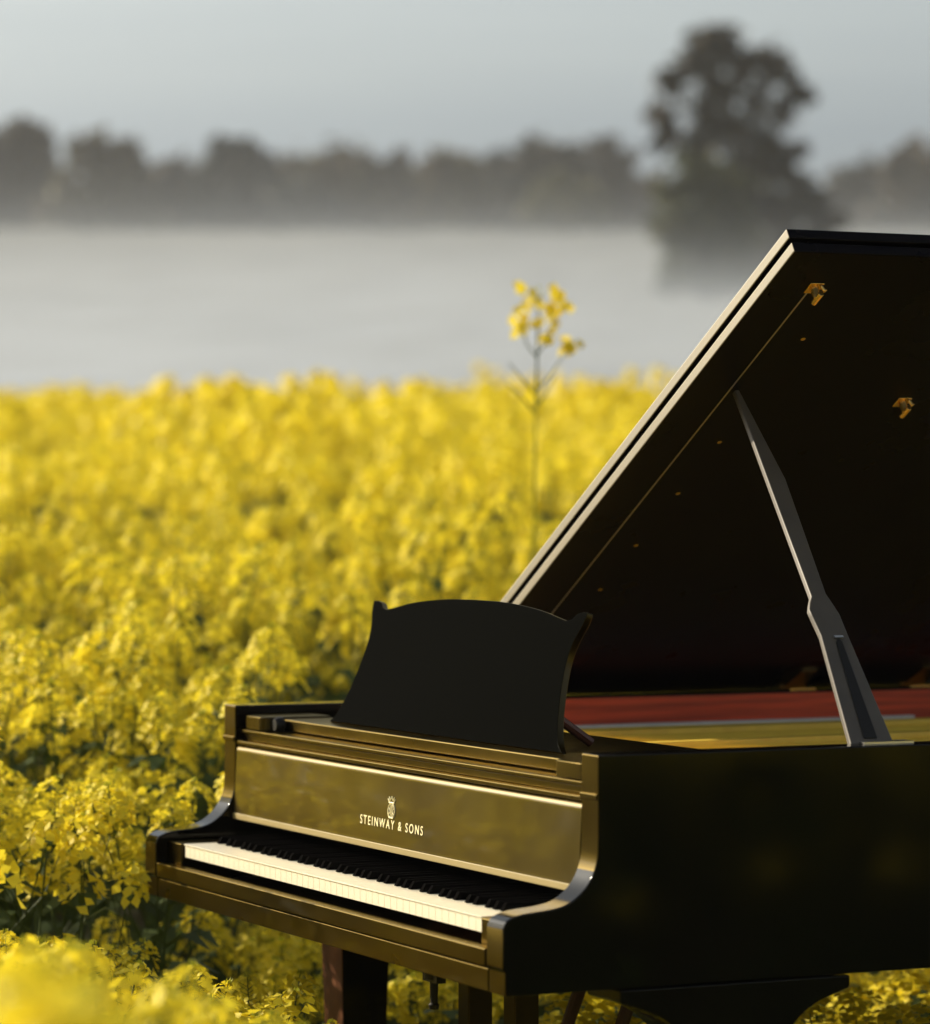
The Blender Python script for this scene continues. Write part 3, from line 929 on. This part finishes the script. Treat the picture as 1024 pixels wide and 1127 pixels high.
for q in MATS: fm.materials.append(q)
fm.update(calc_edges=True)
field = bpy.data.objects.new('rapeseed_field', fm); COL.objects.link(field)
tag(field, 'broad field of yellow rapeseed in bloom stretching back to the mist', 'crop', kind='stuff')
print('FIELD', len(place), len(FF), 'indiv', len(spots))

# ------------------------------------------------------------------ trees beyond the field
def px_at(px, py, u):
    p = CAM + FWD * u + RGT * ((px - 512) / 3754 * u)
    return np.array([p.x, p.y, CAM.z + (563.5 - py) / 3754 * u])
def tree(label, cat, u, base_px, clumps, mat, leaf=.5, per=150, trunk_r=.4, depth=1.0, mat2=None, seed=0, group=None, limbs=True, name='broadleaf_tree'):
    """clumps: (px, py, radius px) seen from the photo's viewpoint, spread in depth about distance u"""
    r = np.random.default_rng(seed)
    sc = u / 3754
    x, y = uv(u, (base_px - 512) * sc)
    z0 = ground_at(x, y)
    e = empty(name, (x, y, z0 - .2), label, cat, group)
    org = np.array([x, y, z0 - .2])
    bf = Buf(); tb = MB()
    F3 = np.array([FWD.x, FWD.y, 0])
    top = min(c[1] for c in clumps); H = px_at(base_px, top, u)[2] - z0
    tr = [(0, 0, 0), (r.normal(0, .02) * H, r.normal(0, .02) * H, H * .35), (r.normal(0, .03) * H, r.normal(0, .03) * H, H * .7)]
    tb.tube(tr, [trunk_r, trunk_r * .75, trunk_r * .35], 8)
    ragged = []
    for (cx, cy, cr) in clumps:
        ragged.append((cx, cy, cr * .72, 1))
        for k in range(3):
            an = r.random() * 6.283
            ragged.append((cx + math.cos(an) * cr * .8, cy + math.sin(an) * cr * .7, cr * r.uniform(.28, .5), 0))
    for (cx, cy, cr, main) in ragged:
        rad = cr * sc
        c = px_at(cx, cy, u) - org + F3 * r.normal(0, 1) * rad * depth
        if limbs and main:
            t = max(.25, min(.8, (c[2] / H) * .62)); st0 = np.array([0, 0, H * t * .85])
            mid = (st0 + c) / 2 + np.array([0, 0, -.08 * H * r.random()])
            tb.tube([st0, mid, c], [trunk_r * .32, trunk_r * .2, trunk_r * .06], 5)
        for k in range(int(per * (.85 if main else .3))):
            d = r.normal(0, 1, 3); d /= np.linalg.norm(d)
            rr = rad * (abs(r.normal(0, .68)) + .12)
            p = c + d * rr * np.array([1, 1, .85])
            fn = nrm(r.normal(0, 1, 3) + d * .6); fa = nrm(np.cross(fn, r.normal(0, 1, 3))); fb = np.cross(fn, fa)
            L = leaf * (.6 + .8 * r.random())
            bf.quad(p - fa * L * .5, p + fb * L * .3, p + fa * L * .5, p - fb * L * .3, 0)
    me = bpy.data.meshes.new('crown'); me.from_pydata([tuple(p) for p in bf.v], [], bf.f); me.materials.append(mat)
    if mat2:
        me.materials.append(mat2)
        me.polygons.foreach_set('material_index', (r.random(len(bf.f)) < .35).astype(np.int32))
    co = bpy.data.objects.new('crown', me); COL.objects.link(co); co.parent = e
    to = tb.build('trunk', M['bark'], e)
    return e

R = random.Random(9)
big = [(778, 45, 20), (800, 50, 22), (762, 68, 20), (842, 68, 24), (865, 84, 20), (884, 104, 12), (742, 96, 20), (730, 128, 18), (772, 116, 24), (802, 100, 22), (832, 108, 24), (782, 78, 18), (820, 75, 18),
       (860, 126, 20), (735, 152, 18), (765, 156, 24), (795, 146, 26), (825, 152, 26), (850, 160, 20), (775, 186, 24), (805, 190, 28), (835, 192, 26), (862, 190, 20), (886, 200, 14), (874, 168, 14),
       (850, 222, 26), (878, 228, 22), (902, 222, 16), (918, 246, 14), (820, 235, 28), (860, 258, 28), (893, 256, 22), (830, 280, 28), (868, 290, 26), (840, 305, 24), (815, 300, 24), (790, 215, 24)]
tree('tall spreading grey brown tree towering above the others in the mist', 'tree', 152, 815, big, M['leaf_brown'], .46, 210, .42, 1.3, M['leaf_teal'], 1)
bush = [(775, 190, 30), (745, 210, 22), (800, 205, 26), (740, 240, 24), (770, 235, 34), (808, 240, 26), (745, 270, 22), (775, 270, 36), (812, 275, 24), (755, 298, 26), (790, 300, 28), (775, 215, 30), (815, 250, 20), (765, 250, 30), (790, 262, 30), (795, 285, 30), (745, 310, 22), (775, 312, 24), (810, 312, 22), (735, 255, 18)]
tree('dense rounded dark green bushy tree in front of the tallest tree', 'tree', 142, 778, bush, M['leaf_green'], .42, 230, .3, .9, M['leaf_olive'], 2, limbs=True)
def row_tree(label, u, cx, top, wid, bot, mat, mat2=None, seed=0, n=12):
    n += 9; bot += 5; top -= 5; wid *= 1.12
    r = random.Random(seed)
    cl = []
    for k in range(n):
        t = (k + r.random()) / n
        yy = top + 16 + (bot - top - 22) * t
        half = wid * (.35 + .65 * min(1, (yy - top) / (bot - top) * 1.6))
        cl.append((cx + r.uniform(-1, 1) * half * .75, yy, r.uniform(16, 26)))
    cl.append((cx, top + 14, 15)); cl.append((cx - wid * .4, top + 24, 16)); cl.append((cx + wid * .4, top + 26, 16))
    cl += [(cx + q * wid, bot - 16 + r.uniform(-5, 3), 19) for q in (-1, -.6, -.2, .2, .6, 1)]
    tree(label, 'tree', u, cx, cl, mat, 1.0, 120, .35, 1.2, mat2, seed, 'trees in the misty row beyond the field')
LB, LT, LG, LO = M['leaf_brown'], M['leaf_teal'], M['leaf_green'], M['leaf_olive']
row_tree('grey brown tree at the left end of the misty row', 318, 22, 138, 48, 252, LB, LT, 21, 16)
row_tree('broad brown tree second from the left end of the misty row', 306, 112, 150, 56, 254, LB, LO, 22, 18)
row_tree('low sloping tree between the broad brown tree and the dark blue green one', 322, 182, 182, 42, 250, LB, LT, 23, 10)
row_tree('darkest blue green tree left of centre in the misty row', 310, 256, 158, 50, 250, LT, LT, 24, 18)
row_tree('small brown tree just right of the darkest blue green tree', 325, 318, 176, 32, 250, LB, LO, 25, 10)
row_tree('low dark teal shrub at the foot of the row between two brown trees', 300, 336, 206, 24, 250, LT, LT, 26, 8)
row_tree('mid brown rounded tree near the middle of the misty row', 312, 378, 170, 44, 254, LB, LO, 27, 15)
row_tree('grey brown tree with a flat top right of the middle', 320, 440, 176, 34, 256, LB, LT, 28, 12)
row_tree('brown tree with low skirts reaching into the mist', 305, 492, 168, 42, 264, LB, LO, 29, 15)
row_tree('blue grey tree behind the two brown trees right of the middle', 330, 552, 170, 34, 252, LT, LB, 30, 12)
row_tree('large dark domed tree beside the sunlit olive one', 312, 606, 154, 50, 254, LT, LB, 31, 18)
row_tree('small sunlit olive yellow tree at the foot of the dark domed tree', 296, 622, 204, 28, 246, LO, LO, 32, 8)
row_tree('brown tree closing the row just left of the tallest tree', 318, 668, 160, 38, 256, LB, LT, 33, 14)
row_tree('low grey tree showing faintly behind the foot of the tallest tree', 330, 705, 196, 26, 256, LB, LT, 34, 9)
row_tree('faint low tree right of the tallest tree', 335, 940, 186, 34, 262, LT, LB, 35, 10)
row_tree('grey brown tree at the right edge above the piano lid', 312, 1004, 164, 46, 262, LB, LT, 36, 15)
row_tree('tree just outside the right edge beyond the piano lid', 318, 1090, 160, 46, 262, LB, LT, 37, 12)
row_tree('tree just outside the left edge of the row', 318, -70, 146, 50, 252, LB, LT, 38, 12)

# ------------------------------------------------------------------ mist bank on the slope and thin haze in the air
def mist_material():
    """mist that lies on the slope: densest at the ground beyond the field, thinning upwards and with distance"""
    m = bpy.data.materials.new('mist_air'); m.use_nodes = True
    n, l = m.node_tree.nodes, m.node_tree.links
    n.clear()
    def math_(op, a, b_=None, c=None):
        q = n.new('ShaderNodeMath'); q.operation = op
        for k, w in enumerate((a, b_, c)):
            if w is None: continue
            if isinstance(w, (int, float)): q.inputs[k].default_value = w
            else: l.new(w, q.inputs[k])
        return q.outputs[0]
    geo = n.new('ShaderNodeNewGeometry')
    dt = n.new('ShaderNodeVectorMath'); dt.operation = 'DOT_PRODUCT'; dt.inputs[1].default_value = (FWD.x, FWD.y, 0)
    l.new(geo.outputs['Position'], dt.inputs[0])
    u = math_('SUBTRACT', dt.outputs['Value'], CAM.x * FWD.x + CAM.y * FWD.y)
    cv = n.new('ShaderNodeFloatCurve')
    crv = cv.mapping.curves[0]
    uu = [50, 60, 75, 92, 110, 130, 150, 180, 240, 320, 400]
    crv.points[0].location = (0, 0); crv.points[1].location = (1, float(terr(470)) / 50)
    for q in uu: crv.points.new(q / 470, float(terr(q)) / 50)
    for p in crv.points: p.handle_type = 'VECTOR'
    cv.mapping.update()
    l.new(math_('DIVIDE', u, 470.0), cv.inputs['Value'])
    sep = n.new('ShaderNodeSeparateXYZ'); l.new(geo.outputs['Position'], sep.inputs[0])
    hag = math_('MAXIMUM', math_('SUBTRACT', sep.outputs['Z'], math_('MULTIPLY', cv.outputs[0], 50.0)), 0.0)
    mp = n.new('ShaderNodeMapping'); mp.inputs['Scale'].default_value = (.035, .035, .12)
    nz = n.new('ShaderNodeTexNoise'); nz.inputs['Scale'].default_value = 1.0; nz.inputs['Detail'].default_value = 2
    l.new(geo.outputs['Position'], mp.inputs[0]); l.new(mp.outputs[0], nz.inputs['Vector'])
    wob = math_('MULTIPLY_ADD', nz.outputs['Fac'], 1.6, .2)
    du = math_('SUBTRACT', u, 60.0)
    hs = math_('MULTIPLY', math_('MULTIPLY_ADD', du, 1 / 260.0, .9), wob)
    dens = math_('MULTIPLY', math_('EXPONENT', math_('DIVIDE', du, -49.0)), .095)
    dens = math_('MULTIPLY', dens, math_('EXPONENT', math_('MULTIPLY', math_('DIVIDE', hag, hs), -1.0)))
    mr = n.new('ShaderNodeMapRange'); mr.inputs['From Min'].default_value = 53; mr.inputs['From Max'].default_value = 66
    l.new(u, mr.inputs['Value'])
    dens = math_('MULTIPLY', dens, mr.outputs[0])
    o = n.new('ShaderNodeOutputMaterial'); v = n.new('ShaderNodeVolumePrincipled')
    v.inputs['Color'].default_value = (.76, .83, .94, 1); v.inputs['Anisotropy'].default_value = .2
    l.new(dens, v.inputs['Density']); l.new(v.outputs[0], o.inputs['Volume'])
    m.cycles.volume_step_rate = 0.35
    return m

def mist_layer(label, mu, mh, mat):
    mvv = []
    vl = np.linspace(-1, 1, 9)
    for u_, h_ in zip(mu, mh):
        for t in vl:
            x, y = uv(u_, t * (60 + .45 * u_))
            z = float(terr(u_))
            mvv.append((x, y, z - .6)); mvv.append((x, y, z + h_))
    mf = []
    nvv = len(vl)
    def ix(i, j, k): return (i * nvv + j) * 2 + k
    for i in range(len(mu) - 1):
        for j in range(nvv - 1):
            mf.append((ix(i, j, 1), ix(i, j + 1, 1), ix(i + 1, j + 1, 1), ix(i + 1, j, 1)))
            mf.append((ix(i, j, 0), ix(i + 1, j, 0), ix(i + 1, j + 1, 0), ix(i, j + 1, 0)))
        mf.append((ix(i, 0, 0), ix(i, 0, 1), ix(i + 1, 0, 1), ix(i + 1, 0, 0)))
        mf.append((ix(i, nvv - 1, 0), ix(i + 1, nvv - 1, 0), ix(i + 1, nvv - 1, 1), ix(i, nvv - 1, 1)))
    k = len(mu) - 1
    for j in range(nvv - 1):
        mf.append((ix(0, j, 0), ix(0, j + 1, 0), ix(0, j + 1, 1), ix(0, j, 1)))
        mf.append((ix(k, j, 0), ix(k, j, 1), ix(k, j + 1, 1), ix(k, j + 1, 0)))
    o = MB().add(mvv, mf).build('mist', mat, smooth=80)
    tag(o, label, 'mist', kind='stuff')
def vol(name, col, dens, aniso):
    m = bpy.data.materials.new(name); m.use_nodes = True
    n, l = m.node_tree.nodes, m.node_tree.links
    n.clear()
    o = n.new('ShaderNodeOutputMaterial'); v = n.new('ShaderNodeVolumePrincipled')
    v.inputs['Color'].default_value = (*col, 1); v.inputs['Density'].default_value = dens; v.inputs['Anisotropy'].default_value = aniso
    l.new(v.outputs[0], o.inputs['Volume'])
    return m
mist_layer('pale bank of morning mist lying on the slope between the field and the far trees', [54, 60, 75, 95, 120, 150, 200, 250, 300, 345], [3, 5, 8, 9, 10, 11, 13, 14, 14, 12], mist_material())
hz = MB()
hv = []
for z in (-2.0, 62.0):
    for u_, v_ in ((-410, -370), (460, -370), (460, 370), (-410, 370)):
        x, y = uv(u_, v_); hv.append((x, y, z))
hz.add(hv, [(0, 3, 2, 1), (4, 5, 6, 7), (0, 1, 5, 4), (1, 2, 6, 5), (2, 3, 7, 6), (3, 0, 4, 7)])
haze = hz.build('haze', vol('haze_air', (.92, .94, .98), .00035, .1), smooth=0)
tag(haze, kind='stuff')
